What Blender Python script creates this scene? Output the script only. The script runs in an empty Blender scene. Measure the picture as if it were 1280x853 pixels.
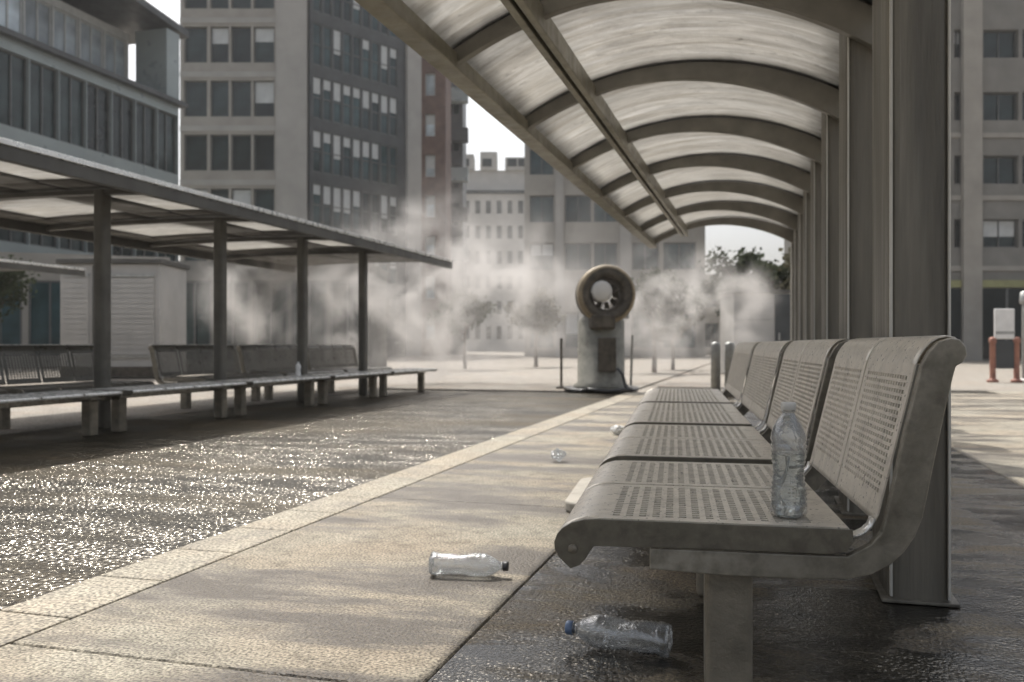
import bpy, bmesh, math, random
from mathutils import Vector, Matrix

rnd = random.Random(11)
S = bpy.context.scene
COL = S.collection
F = 1100.0                      # focal length in photo pixels (1280 wide)
TA = math.atan(315 / F)         # heading of the street, shelters and kerb
TB = math.atan(205 / F)         # heading of the bench row
CAMH = 0.83
sA, cA, sB, cB = math.sin(TA), math.cos(TA), math.sin(TB), math.cos(TB)


def A(u, v, h=0.0):
    return Vector((u * sA + v * cA, u * cA - v * sA, h))


def B(u, w, h=0.0):
    return Vector((u * sB + w * cB, u * cB - w * sB, h))


# ------------------------------------------------------------------ materials
MATS = {}


def new_mat(name):
    m = bpy.data.materials.new(name)
    m.use_nodes = True
    nt = m.node_tree
    nt.nodes.clear()
    out = nt.nodes.new('ShaderNodeOutputMaterial')
    MATS[name] = m
    return m, nt, out


def node(nt, kind, **kw):
    n = nt.nodes.new(kind)
    for k, v in kw.items():
        if k in n.inputs:
            n.inputs[k].default_value = v
        else:
            setattr(n, k, v)
    return n


def noise(nt, vec, scale, detail=4.0, rough=0.55, dist=0.0):
    n = nt.nodes.new('ShaderNodeTexNoise')
    n.inputs['Scale'].default_value = scale
    n.inputs['Detail'].default_value = detail
    n.inputs['Roughness'].default_value = rough
    n.inputs['Distortion'].default_value = dist
    nt.links.new(vec, n.inputs['Vector'])
    return n.outputs['Fac']


def ramp(nt, fac, stops):
    r = nt.nodes.new('ShaderNodeValToRGB')
    el = r.color_ramp.elements
    while len(el) < len(stops):
        el.new(0.5)
    for e, (p, c) in zip(el, stops):
        e.position = p
        e.color = (c, c, c, 1) if isinstance(c, (int, float)) else (*c, 1)
    nt.links.new(fac, r.inputs['Fac'])
    return r.outputs['Color']


def mixc(nt, fac, a, b, mode='MIX'):
    m = nt.nodes.new('ShaderNodeMix')
    m.data_type = 'RGBA'
    m.blend_type = mode
    for sock, val in ((m.inputs[0], fac), (m.inputs[6], a), (m.inputs[7], b)):
        if isinstance(val, (int, float)):
            sock.default_value = val
        elif isinstance(val, tuple):
            sock.default_value = (*val, 1)
        else:
            nt.links.new(val, sock)
    return m.outputs[2]


def objvec(nt, scale=(1, 1, 1)):
    t = nt.nodes.new('ShaderNodeTexCoord')
    mp = nt.nodes.new('ShaderNodeMapping')
    mp.inputs['Scale'].default_value = scale
    nt.links.new(t.outputs['Object'], mp.inputs['Vector'])
    return mp.outputs['Vector']


def surf(name, col, rough=0.6, metal=0.0, var=0.25, scale=6.0, bump=0.0, bscale=60.0, spec=0.5, stretch=(1, 1, 1), dirt=0.0, edge_light=0.0):
    m, nt, out = new_mat(name)
    v = objvec(nt, stretch)
    p = nt.nodes.new('ShaderNodeBsdfPrincipled')
    f1 = noise(nt, v, scale, 6, 0.6)
    lo = tuple(c * (1 - var) for c in col)
    hi = tuple(min(1, c * (1 + var)) for c in col)
    c = ramp(nt, f1, [(0.3, lo), (0.7, hi)])
    if dirt:
        f2 = noise(nt, v, scale * 0.45, 8, 0.7, 0.6)
        k = ramp(nt, f2, [(0.5, 0.0), (0.72, dirt)])
        c = mixc(nt, k, c, (0.06, 0.05, 0.04))
    if edge_light:
        # pale highlights painted along the outward edges, broken by noise
        ge = nt.nodes.new('ShaderNodeNewGeometry')
        k = ramp(nt, ge.outputs['Pointiness'], [(0.52, 0.0), (0.60, edge_light)])
        k = mixc(nt, 1.0, k, ramp(nt, noise(nt, v, 25, 3), [(0.35, 0.3), (0.6, 1.0)]), 'MULTIPLY')
        c = mixc(nt, k, c, (0.62, 0.58, 0.50))
    nt.links.new(c, p.inputs['Base Color'])
    r = ramp(nt, noise(nt, v, scale * 2.3, 4), [(0.3, max(0.02, rough - 0.12)), (0.7, min(1, rough + 0.12))])
    nt.links.new(r, p.inputs['Roughness'])
    p.inputs['Metallic'].default_value = metal
    p.inputs['Specular IOR Level'].default_value = spec
    if bump:
        b = nt.nodes.new('ShaderNodeBump')
        b.inputs['Strength'].default_value = bump
        b.inputs['Distance'].default_value = 0.01
        nt.links.new(noise(nt, v, bscale, 4), b.inputs['Height'])
        nt.links.new(b.outputs['Normal'], p.inputs['Normal'])
    nt.links.new(p.outputs['BSDF'], out.inputs['Surface'])
    return m


surf('bench_steel', (0.66, 0.615, 0.54), 0.36, 0.45, 0.10, 30, 0.08, 500, dirt=0.35)
surf('bench_frame', (0.155, 0.142, 0.112), 0.42, 0.35, 0.2, 34, 0.12, 500, dirt=0.6, edge_light=0.9)
surf('far_bench_steel', (0.10, 0.095, 0.08), 0.35, 0.35, 0.2, 6)
surf('leg_steel', (0.24, 0.215, 0.17), 0.45, 0.3, 0.35, 8, 0.25, 120, dirt=0.6)
surf('column_steel', (0.175, 0.163, 0.137), 0.5, 0.2, 0.4, 9, 0.2, 150, stretch=(1, 1, 0.06), dirt=0.5)
surf('rib_steel', (0.19, 0.18, 0.158), 0.5, 0.15, 0.22, 4, 0.1, 120)
surf('beam_steel', (0.24, 0.225, 0.18), 0.42, 0.3, 0.25, 5, 0.1, 120, dirt=0.3)
surf('bright_trim', (0.72, 0.71, 0.68), 0.3, 0.6, 0.1, 5)
surf('lit_edge_pale', (0.55, 0.54, 0.50), 0.6, 0.0, 0.1, 4)  # pale tone painting the light caught along the column edges
surf('dark_column', (0.105, 0.10, 0.085), 0.5, 0.1, 0.3, 3, 0.2, 120, dirt=0.4)  # darker tone for the left shelter's columns
surf('far_sheen_steel', (0.70, 0.69, 0.66), 0.28, 0.3, 0.1, 6)  # steel made paler to paint the sky's sheen on the far seats
surf('roof_metal', (0.085, 0.082, 0.073), 0.55, 0.1, 0.25, 2)
surf('stone', (0.30, 0.285, 0.255), 0.8, 0, 0.14, 0.8, 0.2, 8)
surf('pale_stone', (0.34, 0.33, 0.31), 0.8, 0, 0.12, 0.6)
surf('grey_stone', (0.19, 0.185, 0.17), 0.8, 0, 0.16, 0.7, 0.2, 8)
surf('teal_metal', (0.25, 0.285, 0.285), 0.35, 0.2, 0.12, 0.5)
surf('red_brick', (0.13, 0.085, 0.07), 0.85, 0, 0.35, 1.2)
surf('dark_cladding', (0.055, 0.06, 0.062), 0.5, 0, 0.3, 1.0)
surf('window_frame', (0.10, 0.105, 0.105), 0.4, 0.2, 0.2, 3)
surf('pale_frame', (0.42, 0.43, 0.42), 0.5, 0.1, 0.15, 3)
surf('blind', (0.48, 0.50, 0.50), 0.7, 0, 0.12, 2)
surf('lime_trim', (0.26, 0.26, 0.12), 0.6, 0, 0.15, 2)
surf('pale_panel', (0.40, 0.39, 0.37), 0.6, 0, 0.1, 1.5, dirt=0.15)
surf('fan_grey', (0.20, 0.195, 0.165), 0.55, 0.15, 0.35, 5, 0.3, 40, dirt=0.75)
surf('fan_dark', (0.085, 0.072, 0.055), 0.65, 0.1, 0.5, 7, 0.5, 25)
surf('fan_tan', (0.24, 0.19, 0.12), 0.6, 0.1, 0.4, 5, dirt=.6)
surf('hub_white', (0.60, 0.58, 0.54), 0.4, 0, 0.06, 6)
surf('rust_paint', (0.30, 0.14, 0.10), 0.6, 0.1, 0.3, 8)
surf('sign_white', (0.72, 0.71, 0.69), 0.5, 0, 0.08, 6)
surf('sign_grey', (0.30, 0.30, 0.29), 0.5, 0, 0.2, 8)
surf('galvanised', (0.36, 0.36, 0.345), 0.4, 0.5, 0.2, 10)
surf('cap_blue', (0.14, 0.20, 0.32), 0.4, 0, 0.1, 20)
surf('cap_pale', (0.62, 0.62, 0.60), 0.4, 0, 0.06, 20)
surf('cap_dark', (0.05, 0.05, 0.05), 0.4, 0, 0.1, 20)
surf('bark', (0.10, 0.075, 0.055), 0.9, 0, 0.35, 12, 0.6, 30)
surf('slab_concrete', (0.36, 0.335, 0.29), 0.75, 0, 0.15, 7, 0.3, 120)
surf('white_plastic', (0.78, 0.78, 0.77), 0.35, 0, 0.05, 20)
surf('tile_white', (0.40, 0.395, 0.375), 0.7, 0, 0.12, 0.7)


def glassy(name, col, rough=0.08):
    m, nt, out = new_mat(name)
    v = objvec(nt, (1, 1, 1))
    p = nt.nodes.new('ShaderNodeBsdfPrincipled')
    info = nt.nodes.new('ShaderNodeObjectInfo')
    c = mixc(nt, info.outputs['Random'], tuple(c * 0.55 for c in col), tuple(min(1, c * 1.7) for c in col))
    k = ramp(nt, noise(nt, v, 0.7, 4), [(0.35, 0.6), (0.65, 1.3)])
    c = mixc(nt, 1.0, c, k, 'MULTIPLY')
    nt.links.new(c, p.inputs['Base Color'])
    p.inputs['Roughness'].default_value = rough
    p.inputs['Specular IOR Level'].default_value = 0.35
    b = nt.nodes.new('ShaderNodeBump')
    b.inputs['Strength'].default_value = 0.06
    b.inputs['Distance'].default_value = 0.05
    nt.links.new(noise(nt, v, 0.9, 2), b.inputs['Height'])
    nt.links.new(b.outputs['Normal'], p.inputs['Normal'])
    nt.links.new(p.outputs['BSDF'], out.inputs['Surface'])
    return m


glassy('dark_glass', (0.022, 0.033, 0.034))
glassy('teal_glass', (0.03, 0.055, 0.06))
glassy('blue_glass', (0.40, 0.46, 0.50), 0.25)


def leaf_mat(name, col):
    m, nt, out = new_mat(name)
    v = objvec(nt)
    c = ramp(nt, noise(nt, v, 2.2, 3), [(0.3, tuple(x * 0.6 for x in col)), (0.7, tuple(x * 1.5 for x in col))])
    d = nt.nodes.new('ShaderNodeBsdfDiffuse')
    t = nt.nodes.new('ShaderNodeBsdfTranslucent')
    nt.links.new(c, d.inputs['Color'])
    nt.links.new(c, t.inputs['Color'])
    mx = nt.nodes.new('ShaderNodeMixShader')
    mx.inputs[0].default_value = 0.3
    nt.links.new(d.outputs[0], mx.inputs[1])
    nt.links.new(t.outputs[0], mx.inputs[2])
    nt.links.new(mx.outputs[0], out.inputs['Surface'])


leaf_mat('leaves', (0.055, 0.065, 0.04))
leaf_mat('dry_leaves', (0.09, 0.085, 0.055))


def roof_mat():
    m, nt, out = new_mat('polycarbonate')
    v = objvec(nt, (0.5, 9.0, 0.5))
    f = noise(nt, v, 1.6, 7, 0.7, 0.8)
    c = ramp(nt, f, [(0.28, (0.42, 0.385, 0.32)), (0.42, (0.68, 0.655, 0.60)), (0.6, (0.82, 0.81, 0.77)), (0.8, (0.93, 0.92, 0.90))])
    v2 = objvec(nt, (1.2, 3.0, 1))
    k = ramp(nt, noise(nt, v2, 2.6, 8, 0.75, 0.5), [(0.3, 0.68), (0.6, 1.0)])
    c = mixc(nt, 1.0, c, k, 'MULTIPLY')
    c = mixc(nt, 0.18, c, (0.70, 0.68, 0.64))
    c = mixc(nt, 1.0, c, (0.80, 0.80, 0.81), 'MULTIPLY')
    tg = nt.nodes.new('ShaderNodeTexCoord')
    sp = nt.nodes.new('ShaderNodeSeparateXYZ')
    nt.links.new(tg.outputs['Generated'], sp.inputs[0])
    e1 = ramp(nt, sp.outputs[1], [(0.0, 0.0), (0.10, 1.0), (0.90, 1.0), (1.0, 0.0)])
    e2 = ramp(nt, sp.outputs[0], [(0.0, 0.1), (0.08, 1.0), (0.86, 1.0), (1.0, 0.0)])
    e = mixc(nt, 1.0, e1, e2, 'MULTIPLY')
    vd = objvec(nt, (1, 1, 1))
    dn = mixc(nt, 0.5, e, noise(nt, vd, 3.5, 9, .75, .4))
    dk = ramp(nt, dn, [(0.28, 0.42), (0.62, 0.95), (0.8, 1.0)])
    c = mixc(nt, 1.0, c, dk, 'MULTIPLY')
    bl = ramp(nt, noise(nt, vd, 11, 6, .6), [(0.62, 1.0), (0.72, 0.72)])
    c = mixc(nt, 1.0, c, bl, 'MULTIPLY')
    t = nt.nodes.new('ShaderNodeBsdfTranslucent')
    d = nt.nodes.new('ShaderNodeBsdfDiffuse')
    g = nt.nodes.new('ShaderNodeBsdfGlossy')
    g.inputs['Roughness'].default_value = 0.3
    nt.links.new(c, t.inputs['Color'])
    nt.links.new(c, d.inputs['Color'])
    mx = nt.nodes.new('ShaderNodeMixShader')
    mx.inputs[0].default_value = 0.78
    nt.links.new(d.outputs[0], mx.inputs[1])
    nt.links.new(t.outputs[0], mx.inputs[2])
    m2 = nt.nodes.new('ShaderNodeMixShader')
    m2.inputs[0].default_value = 0.06
    nt.links.new(mx.outputs[0], m2.inputs[1])
    nt.links.new(g.outputs[0], m2.inputs[2])
    nt.links.new(m2.outputs[0], out.inputs['Surface'])


roof_mat()


def pet_mat(name='clear_plastic'):
    m, nt, out = new_mat(name)
    tr = nt.nodes.new('ShaderNodeBsdfTransparent')
    tr.inputs['Color'].default_value = (0.90, 0.92, 0.93, 1)
    g = nt.nodes.new('ShaderNodeBsdfGlossy')
    g.inputs['Roughness'].default_value = 0.06
    g.inputs['Color'].default_value = (1, 1, 1, 1)
    d = nt.nodes.new('ShaderNodeBsdfTranslucent')
    d.inputs['Color'].default_value = (0.8, 0.82, 0.83, 1)
    lw = nt.nodes.new('ShaderNodeLayerWeight')
    lw.inputs['Blend'].default_value = 0.45
    v = objvec(nt)
    b = nt.nodes.new('ShaderNodeBump')
    b.inputs['Strength'].default_value = 0.55
    b.inputs['Distance'].default_value = 0.006
    nt.links.new(noise(nt, v, 55, 3, 0.5, 1.5), b.inputs['Height'])
    for n in (g, lw):
        nt.links.new(b.outputs['Normal'], n.inputs['Normal'])
    k = ramp(nt, lw.outputs['Fresnel'], [(0.0, 0.05), (0.2, 0.3), (0.45, 1.0)])
    mx = nt.nodes.new('ShaderNodeMixShader')
    nt.links.new(k, mx.inputs[0])
    nt.links.new(tr.outputs[0], mx.inputs[1])
    nt.links.new(g.outputs[0], mx.inputs[2])
    m2 = nt.nodes.new('ShaderNodeMixShader')
    m2.inputs[0].default_value = 0.06
    nt.links.new(mx.outputs[0], m2.inputs[1])
    nt.links.new(d.outputs[0], m2.inputs[2])
    nt.links.new(m2.outputs[0], out.inputs['Surface'])


pet_mat()
m_, nt_, out_ = new_mat('water')
p_ = nt_.nodes.new('ShaderNodeBsdfGlass')
p_.inputs['IOR'].default_value = 1.33
p_.inputs['Roughness'].default_value = 0.0
p_.inputs['Color'].default_value = (.94, .96, .96, 1)
nt_.links.new(p_.outputs[0], out_.inputs['Surface'])


def ground_mat(name, dry, damp, scale, wet_lo, wet_hi, grain, gdist, rough_dry, rough_wet, stretch=(1, 1, 1), mask=None, spec=0.5, glint=0.0, slab=False):
    """dry to damp surface, the damp patches irregular; coarse grain as a bump"""
    m, nt, out = new_mat(name)
    v = objvec(nt)
    vs = objvec(nt, stretch)
    p = nt.nodes.new('ShaderNodeBsdfPrincipled')
    f = noise(nt, vs, scale, 8, 0.65, 0.4)
    w = ramp(nt, f, [(wet_lo, 0.0), (wet_hi, 1.0)])
    if mask:
        # a wet zone along the bench row, deepening the canopy's shade: x across the street (object space), soft edge broken by noise
        sep = nt.nodes.new('ShaderNodeSeparateXYZ')
        nt.links.new(v, sep.inputs[0])
        ad = nt.nodes.new('ShaderNodeMath')
        ad.operation = 'MULTIPLY_ADD'
        nt.links.new(noise(nt, v, 1.7, 6, 0.65), ad.inputs[0])
        ad.inputs[1].default_value = 0.7
        nt.links.new(sep.outputs[0], ad.inputs[2])
        ms = ramp(nt, ad.outputs[0], [(0.0, 0.0), (1.0, 0.0)])
        r = ms.node
        el = r.color_ramp.elements
        mr = nt.nodes.new('ShaderNodeMapRange')
        mr.inputs[1].default_value = -3.0
        mr.inputs[2].default_value = 3.0
        nt.links.new(ad.outputs[0], mr.inputs[0])
        nt.links.new(mr.outputs[0], r.inputs['Fac'])
        el[0].position = (mask[0] + 3) / 6
        el[1].position = (mask[1] + 3) / 6
        for pos, val in ((mask[0] + 0.2, 1.0), (mask[1] - 0.5, 1.0)):
            e = el.new((pos + 3) / 6)
            e.color = (val, val, val, 1)
        w = mixc(nt, 1.0, w, ms, 'LIGHTEN')
    c1 = ramp(nt, noise(nt, v, 3.0, 8, 0.7), [(0.3, tuple(x * 0.8 for x in dry)), (0.7, tuple(x * 1.15 for x in dry))])
    tint = ramp(nt, noise(nt, v, 1.1, 5, 0.6), [(0.42, (1, 1, 1)), (0.66, (1.04, 0.95, 0.89))])
    c1 = mixc(nt, 1.0, c1, tint, 'MULTIPLY')
    if slab:
        # blotches, gum and drip marks, and each slab its own tone
        gi = nt.nodes.new('ShaderNodeNewGeometry')
        c1 = mixc(nt, 1.0, c1, ramp(nt, gi.outputs['Random Per Island'], [(0.0, 0.86), (1.0, 1.10)]), 'MULTIPLY')
        vg = nt.nodes.new('ShaderNodeTexVoronoi')
        vg.inputs['Scale'].default_value = 3.2
        nt.links.new(v, vg.inputs['Vector'])
        c1 = mixc(nt, 1.0, c1, ramp(nt, vg.outputs['Distance'], [(0.05, 0.5), (0.075, 1.0)]), 'MULTIPLY')
        c1 = mixc(nt, 1.0, c1, ramp(nt, noise(nt, v, 9, 8, .75), [(0.36, 0.62), (0.52, 1.0)]), 'MULTIPLY')
    sp = ramp(nt, noise(nt, v, grain * 1.3, 2, 0.5), [(0.34, 0.32), (0.62, 1.2)])
    c1 = mixc(nt, 1.0, c1, sp, 'MULTIPLY')
    c2 = mixc(nt, 1.0, damp, sp, 'MULTIPLY')
    nt.links.new(mixc(nt, w, c1, c2), p.inputs['Base Color'])
    nt.links.new(mixc(nt, w, (rough_dry,) * 3, (rough_wet,) * 3), p.inputs['Roughness'])
    p.inputs['Specular IOR Level'].default_value = spec
    b = nt.nodes.new('ShaderNodeBump')
    b.inputs['Strength'].default_value = 1.0
    b.inputs['Distance'].default_value = gdist
    nt.links.new(noise(nt, v, grain, 3, 0.6), b.inputs['Height'])
    if not slab:
        # standing water levels the grain out
        nt.links.new(ramp(nt, w, [(0.5, 1.0), (1.0, 0.25 if glint < .15 else 0.8)]), b.inputs['Strength'])
    b2 = nt.nodes.new('ShaderNodeBump')
    b2.inputs['Strength'].default_value = 0.6
    b2.inputs['Distance'].default_value = 0.012
    nt.links.new(noise(nt, v, 3.0, 4), b2.inputs['Height'])
    nt.links.new(b.outputs['Normal'], b2.inputs['Normal'])
    nt.links.new(b2.outputs['Normal'], p.inputs['Normal'])
    sh_ = p.outputs['BSDF']
    if glint:
        # water film over the stones of the surface: small steep facets
        gl = nt.nodes.new('ShaderNodeBsdfGlossy')
        gl.inputs['Roughness'].default_value = 0.10
        gl.inputs['Color'].default_value = (1, .93, .80, 1)
        vo = nt.nodes.new('ShaderNodeTexVoronoi')
        vo.inputs['Scale'].default_value = grain * 0.85
        wv = nt.nodes.new('ShaderNodeMix')
        wv.data_type = 'VECTOR'
        wv.inputs[0].default_value = 0.03
        n3 = nt.nodes.new('ShaderNodeTexNoise')
        n3.inputs['Scale'].default_value = 14
        n3.inputs['Detail'].default_value = 5
        nt.links.new(v, n3.inputs['Vector'])
        nt.links.new(v, wv.inputs[4])
        nt.links.new(n3.outputs['Color'], wv.inputs[5])
        nt.links.new(wv.outputs[1], vo.inputs['Vector'])
        b3 = nt.nodes.new('ShaderNodeBump')
        b3.inputs['Strength'].default_value = 1.0
        b3.inputs['Distance'].default_value = 0.46 / (grain * 0.85)
        nt.links.new(vo.outputs['Distance'], b3.inputs['Height'])
        nt.links.new(b3.outputs['Normal'], gl.inputs['Normal'])
        k = ramp(nt, w, [(0.0, 0.3 * glint), (1.0, glint)])
        k = mixc(nt, 1.0, k, ramp(nt, noise(nt, vs, 2.6, 6, .7), [(0.44, 0.10), (0.56, 1.0)]), 'MULTIPLY')
        ms_ = nt.nodes.new('ShaderNodeMixShader')
        nt.links.new(k, ms_.inputs[0])
        nt.links.new(sh_, ms_.inputs[1])
        nt.links.new(gl.outputs[0], ms_.inputs[2])
        sh_ = ms_.outputs[0]
    nt.links.new(sh_, out.inputs['Surface'])


ground_mat('paving_stone', (0.36, 0.33, 0.262), (0.085, 0.067, 0.045), 0.9, 0.46, 0.56, 85, 0.009, 0.85, 0.4, (0.75, 2.4, 1), slab=True)
ground_mat('shade_dark_asphalt', (0.19, 0.16, 0.11), (0.014, 0.013, 0.011), 1.5, 0.40, 0.52, 75, 0.012, 0.7, 0.12, (1, 1.8, 1), glint=0.10)  # wet rough asphalt, its colour darkened further to deepen the canopy's shade
ground_mat('plain_paving', (0.30, 0.275, 0.235), (0.17, 0.15, 0.12), 0.5, 0.55, 0.72, 45, 0.008, 0.8, 0.4, (0.5, 1.3, 1))
ground_mat('kerb_stone', (0.36, 0.33, 0.262), (0.15, 0.125, 0.09), 1.5, 0.5, 0.66, 60, 0.007, 0.8, 0.5)
ground_mat('wet_asphalt', (0.085, 0.071, 0.046), (0.022, 0.019, 0.012), 0.5, 0.38, 0.55, 42, 0.016, 0.6, 0.4, (0.5, 1.7, 1), spec=0.12, glint=0.20)


# ------------------------------------------------------------------ mesh builder
class MB:
    def __init__(self):
        self.v, self.f, self.sm = [], [], []

    def add(self, verts, faces, smooth=False):
        n = len(self.v)
        self.v += [tuple(p) for p in verts]
        self.f += [tuple(i + n for i in q) for q in faces]
        self.sm += [smooth] * len(faces)
        return self

    def box(self, x0, x1, y0, y1, z0, z1):
        vs = [(x, y, z) for z in (z0, z1) for y in (y0, y1) for x in (x0, x1)]
        return self.add(vs, [(0, 2, 3, 1), (4, 5, 7, 6), (0, 1, 5, 4), (2, 6, 7, 3), (0, 4, 6, 2), (1, 3, 7, 5)])

    def prism_y(self, poly, y0, y1):
        """polygon in x,z swept along y"""
        n = len(poly)
        area = sum(poly[i][0] * poly[(i + 1) % n][1] - poly[(i + 1) % n][0] * poly[i][1] for i in range(n))
        if area < 0:
            poly = poly[::-1]
        vs = [(x, y0, z) for x, z in poly] + [(x, y1, z) for x, z in poly]
        fs = [tuple(range(n)), tuple(range(2 * n - 1, n - 1, -1))]
        fs += [(i + n, (i + 1) % n + n, (i + 1) % n, i) for i in range(n)]
        return self.add(vs, fs)

    def prism_z(self, poly, z0, z1):
        n = len(poly)
        area = sum(poly[i][0] * poly[(i + 1) % n][1] - poly[(i + 1) % n][0] * poly[i][1] for i in range(n))
        if area < 0:
            poly = poly[::-1]
        vs = [(x, y, z0) for x, y in poly] + [(x, y, z1) for x, y in poly]
        fs = [tuple(range(n - 1, -1, -1)), tuple(range(n, 2 * n))]
        fs += [(i, (i + 1) % n, (i + 1) % n + n, i + n) for i in range(n)]
        return self.add(vs, fs)

    def lathe(self, prof, n=32, axis='z', ripple=None):
        """profile of (radius, height)"""
        vs, fs = [], []
        for r, h in prof:
            for k in range(n):
                a = 2 * math.pi * k / n
                rr = r * (ripple(a, h) if ripple else 1)
                x, y = rr * math.cos(a), rr * math.sin(a)
                vs.append((x, y, h) if axis == 'z' else (x, h, y) if axis == 'y' else (h, x, y))
        for i in range(len(prof) - 1):
            for k in range(n):
                a, b = i * n + k, i * n + (k + 1) % n
                q = (a, b, b + n, a + n)
                fs.append(q if axis != 'y' else q[::-1])
        return self.add(vs, fs, True)

    def tube(self, pts, rads, n=8):
        vs, fs = [], []
        pts = [Vector(p) for p in pts]
        for i, p in enumerate(pts):
            d = (pts[min(i + 1, len(pts) - 1)] - pts[max(i - 1, 0)]).normalized()
            x = d.orthogonal().normalized()
            y = d.cross(x)
            r = rads[i] if isinstance(rads, (list, tuple)) else rads
            for k in range(n):
                a = 2 * math.pi * k / n
                vs.append(p + x * (r * math.cos(a)) + y * (r * math.sin(a)))
        for i in range(len(pts) - 1):
            for k in range(n):
                a, b = i * n + k, i * n + (k + 1) % n
                fs.append((a, b, b + n, a + n))
        self.add(vs, fs, True)
        m = len(pts) - 1
        self.add([vs[k] for k in range(n)], [tuple(range(n - 1, -1, -1))])
        self.add([vs[m * n + k] for k in range(n)], [tuple(range(n))])
        return self

    def mesh(self, name):
        me = bpy.data.meshes.new(name)
        me.from_pydata(self.v, [], self.f)
        for p, s in zip(me.polygons, self.sm):
            p.use_smooth = s
        me.update()
        return me

    def build(self, name, mat, parent=None, bevel=0.0, segs=2, solid=0.0):
        me = self.mesh(name)
        me.materials.append(MATS[mat])
        o = bpy.data.objects.new(name, me)
        COL.objects.link(o)
        o.parent = parent
        if solid:
            s = o.modifiers.new('solid', 'SOLIDIFY')
            s.thickness = solid
            s.offset = 0
        if bevel:
            b = o.modifiers.new('bevel', 'BEVEL')
            b.width = bevel
            b.segments = segs
            b.limit_method = 'ANGLE'
            b.angle_limit = math.radians(40)
        return o


def tag(o, label, cat, group=None):
    o['label'] = label
    o['category'] = cat
    if group:
        o['group'] = group
    return o


def thing(name, label, cat, loc=(0, 0, 0), rz=0.0, group=None):
    o = bpy.data.objects.new(name, None)
    COL.objects.link(o)
    o.location = loc
    o.rotation_euler = (0, 0, rz)
    return tag(o, label, cat, group)


def struct(o):
    o['kind'] = 'structure'
    return o


def copy_tree(o, parent=None):
    kids = [c for c in bpy.data.objects if c.parent == o]
    c = o.copy()
    COL.objects.link(c)
    c.parent = parent
    for k in kids:
        copy_tree(k, c)
    return c


# ------------------------------------------------------------------ ground
ZR = -0.03


def in_street(o):
    o.rotation_euler = (0, 0, -TA)
    return struct(o)


VK0, VK1 = -2.30, -2.02
in_street(MB().add([(-400, -400, ZR - .004), (400, -400, ZR - .004), (400, 400, ZR - .004), (-400, 400, ZR - .004)], [(0, 1, 2, 3)]).build('ground', 'plain_paving'))
in_street(MB().add([(-7.0, -12, ZR), (VK0, -12, ZR), (VK0, 15.5, ZR), (-7.0, 15.5, ZR)], [(0, 1, 2, 3)]).build('road', 'wet_asphalt'))
# paved island: slabs with open joints over a bed
in_street(MB().box(VK1 + .002, 60, -12, 60, ZR - .1, -0.012).build('paving_bed', 'wet_asphalt'))
mb = MB()
du = 2.42
u0s = 1.97 - 3 * du
for va_, vb_, off in ((VK1, -0.80, 0), (1.45, 2.65, 1.1), (2.65, 3.85, 0), (3.85, 5.05, 1.1), (5.05, 6.25, 0), (6.25, 7.45, 1.1)):
    for k in range(9):
        mb.box(va_ + .004, vb_ - .004, u0s + off + k * du + .004, u0s + off + (k + 1) * du - .004, -.06, 0)
in_street(mb.build('paving', 'paving_stone', bevel=.004, segs=1))
in_street(MB().box(-0.797, 1.447, -12, u0s + 9 * du + 1.11, -.08, -.001).build('bench_shade_strip', 'shade_dark_asphalt'))  # asphalt over the canopy shadow's width, shade partly put into its colour
in_street(MB().box(7.46, 60, -12, 60, -.08, -.002).build('wide_pavement', 'plain_paving'))
in_street(MB().box(VK1, 7.45, u0s + 9 * du + 1.12, 60, -.08, -.002).build('far_pavement', 'plain_paving'))
mb = MB()
kl = 0.433
for k in range(-14, 30):
    mb.box(VK0, VK1 - .003, 2.2 + k * kl + .003, 2.2 + (k + 1) * kl - .003, ZR - .1, 0.002)
in_street(mb.build('kerb', 'kerb_stone', bevel=.008, segs=2))
# plaza crossing the end of the lane, and the island of the left hand shelter
in_street(MB().box(-7.0, VK0 - .004, 15.5, 60, ZR - .1, 0.001).build('plaza', 'plain_paving', bevel=.01))
in_street(MB().box(-40.0, -7.0, -12, 60, ZR - .1, ZR + .004).build('island_pavement', 'plain_paving'))

# ------------------------------------------------------------------ benches


def perforated(path, s0, s1, rows, y0, y1, cols, marg, hole_s=0.55, hole_u=0.5, seg=None):
    """sheet following path (x,z); the straight stretch `seg` (index of its first point) is pierced with slots"""
    pts, flags = [], []
    for i, p in enumerate(path):
        pts.append(p)
        if i == seg:
            q = path[i + 1]
            for r in range(rows):
                a = s0 + (s1 - s0) * r / rows
                b = s0 + (s1 - s0) * (r + hole_s) / rows
                for t, fl in ((a, True), (b, False)):
                    flags.append(fl if False else None)
                    pts.append((p[0] + (q[0] - p[0]) * t, p[1] + (q[1] - p[1]) * t))
    # which strips are slot rows
    strip_hole = []
    idx = 0
    for i in range(len(path) - 1):
        if i == seg:
            strip_hole.append(False)
            for r in range(rows):
                strip_hole.append(True)
                strip_hole.append(False)
        else:
            strip_hole.append(False)
    us, uh = [y0], []
    pitch = (y1 - y0 - 2 * marg) / cols
    for c in range(cols):
        us.append(y0 + marg + pitch * c + pitch * (1 - hole_u) / 2)
        uh.append(False)
        us.append(y0 + marg + pitch * c + pitch * (1 + hole_u) / 2)
        uh.append(True)
    us.append(y1)
    uh.append(False)
    n = len(us)
    vs = [(p[0], u, p[1]) for p in pts for u in us]
    m = MB()
    fs, sm = [], []
    a0, a1 = seg, seg + 2 * rows
    for i in range(len(pts) - 1):
        for j in range(n - 1):
            if strip_hole[i] and uh[j]:
                continue
            fs.append((i * n + j, i * n + j + 1, (i + 1) * n + j + 1, (i + 1) * n + j))
            sm.append(not (a0 <= i <= a1))
    m.v, m.f, m.sm = vs, fs, sm
    return m


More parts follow.
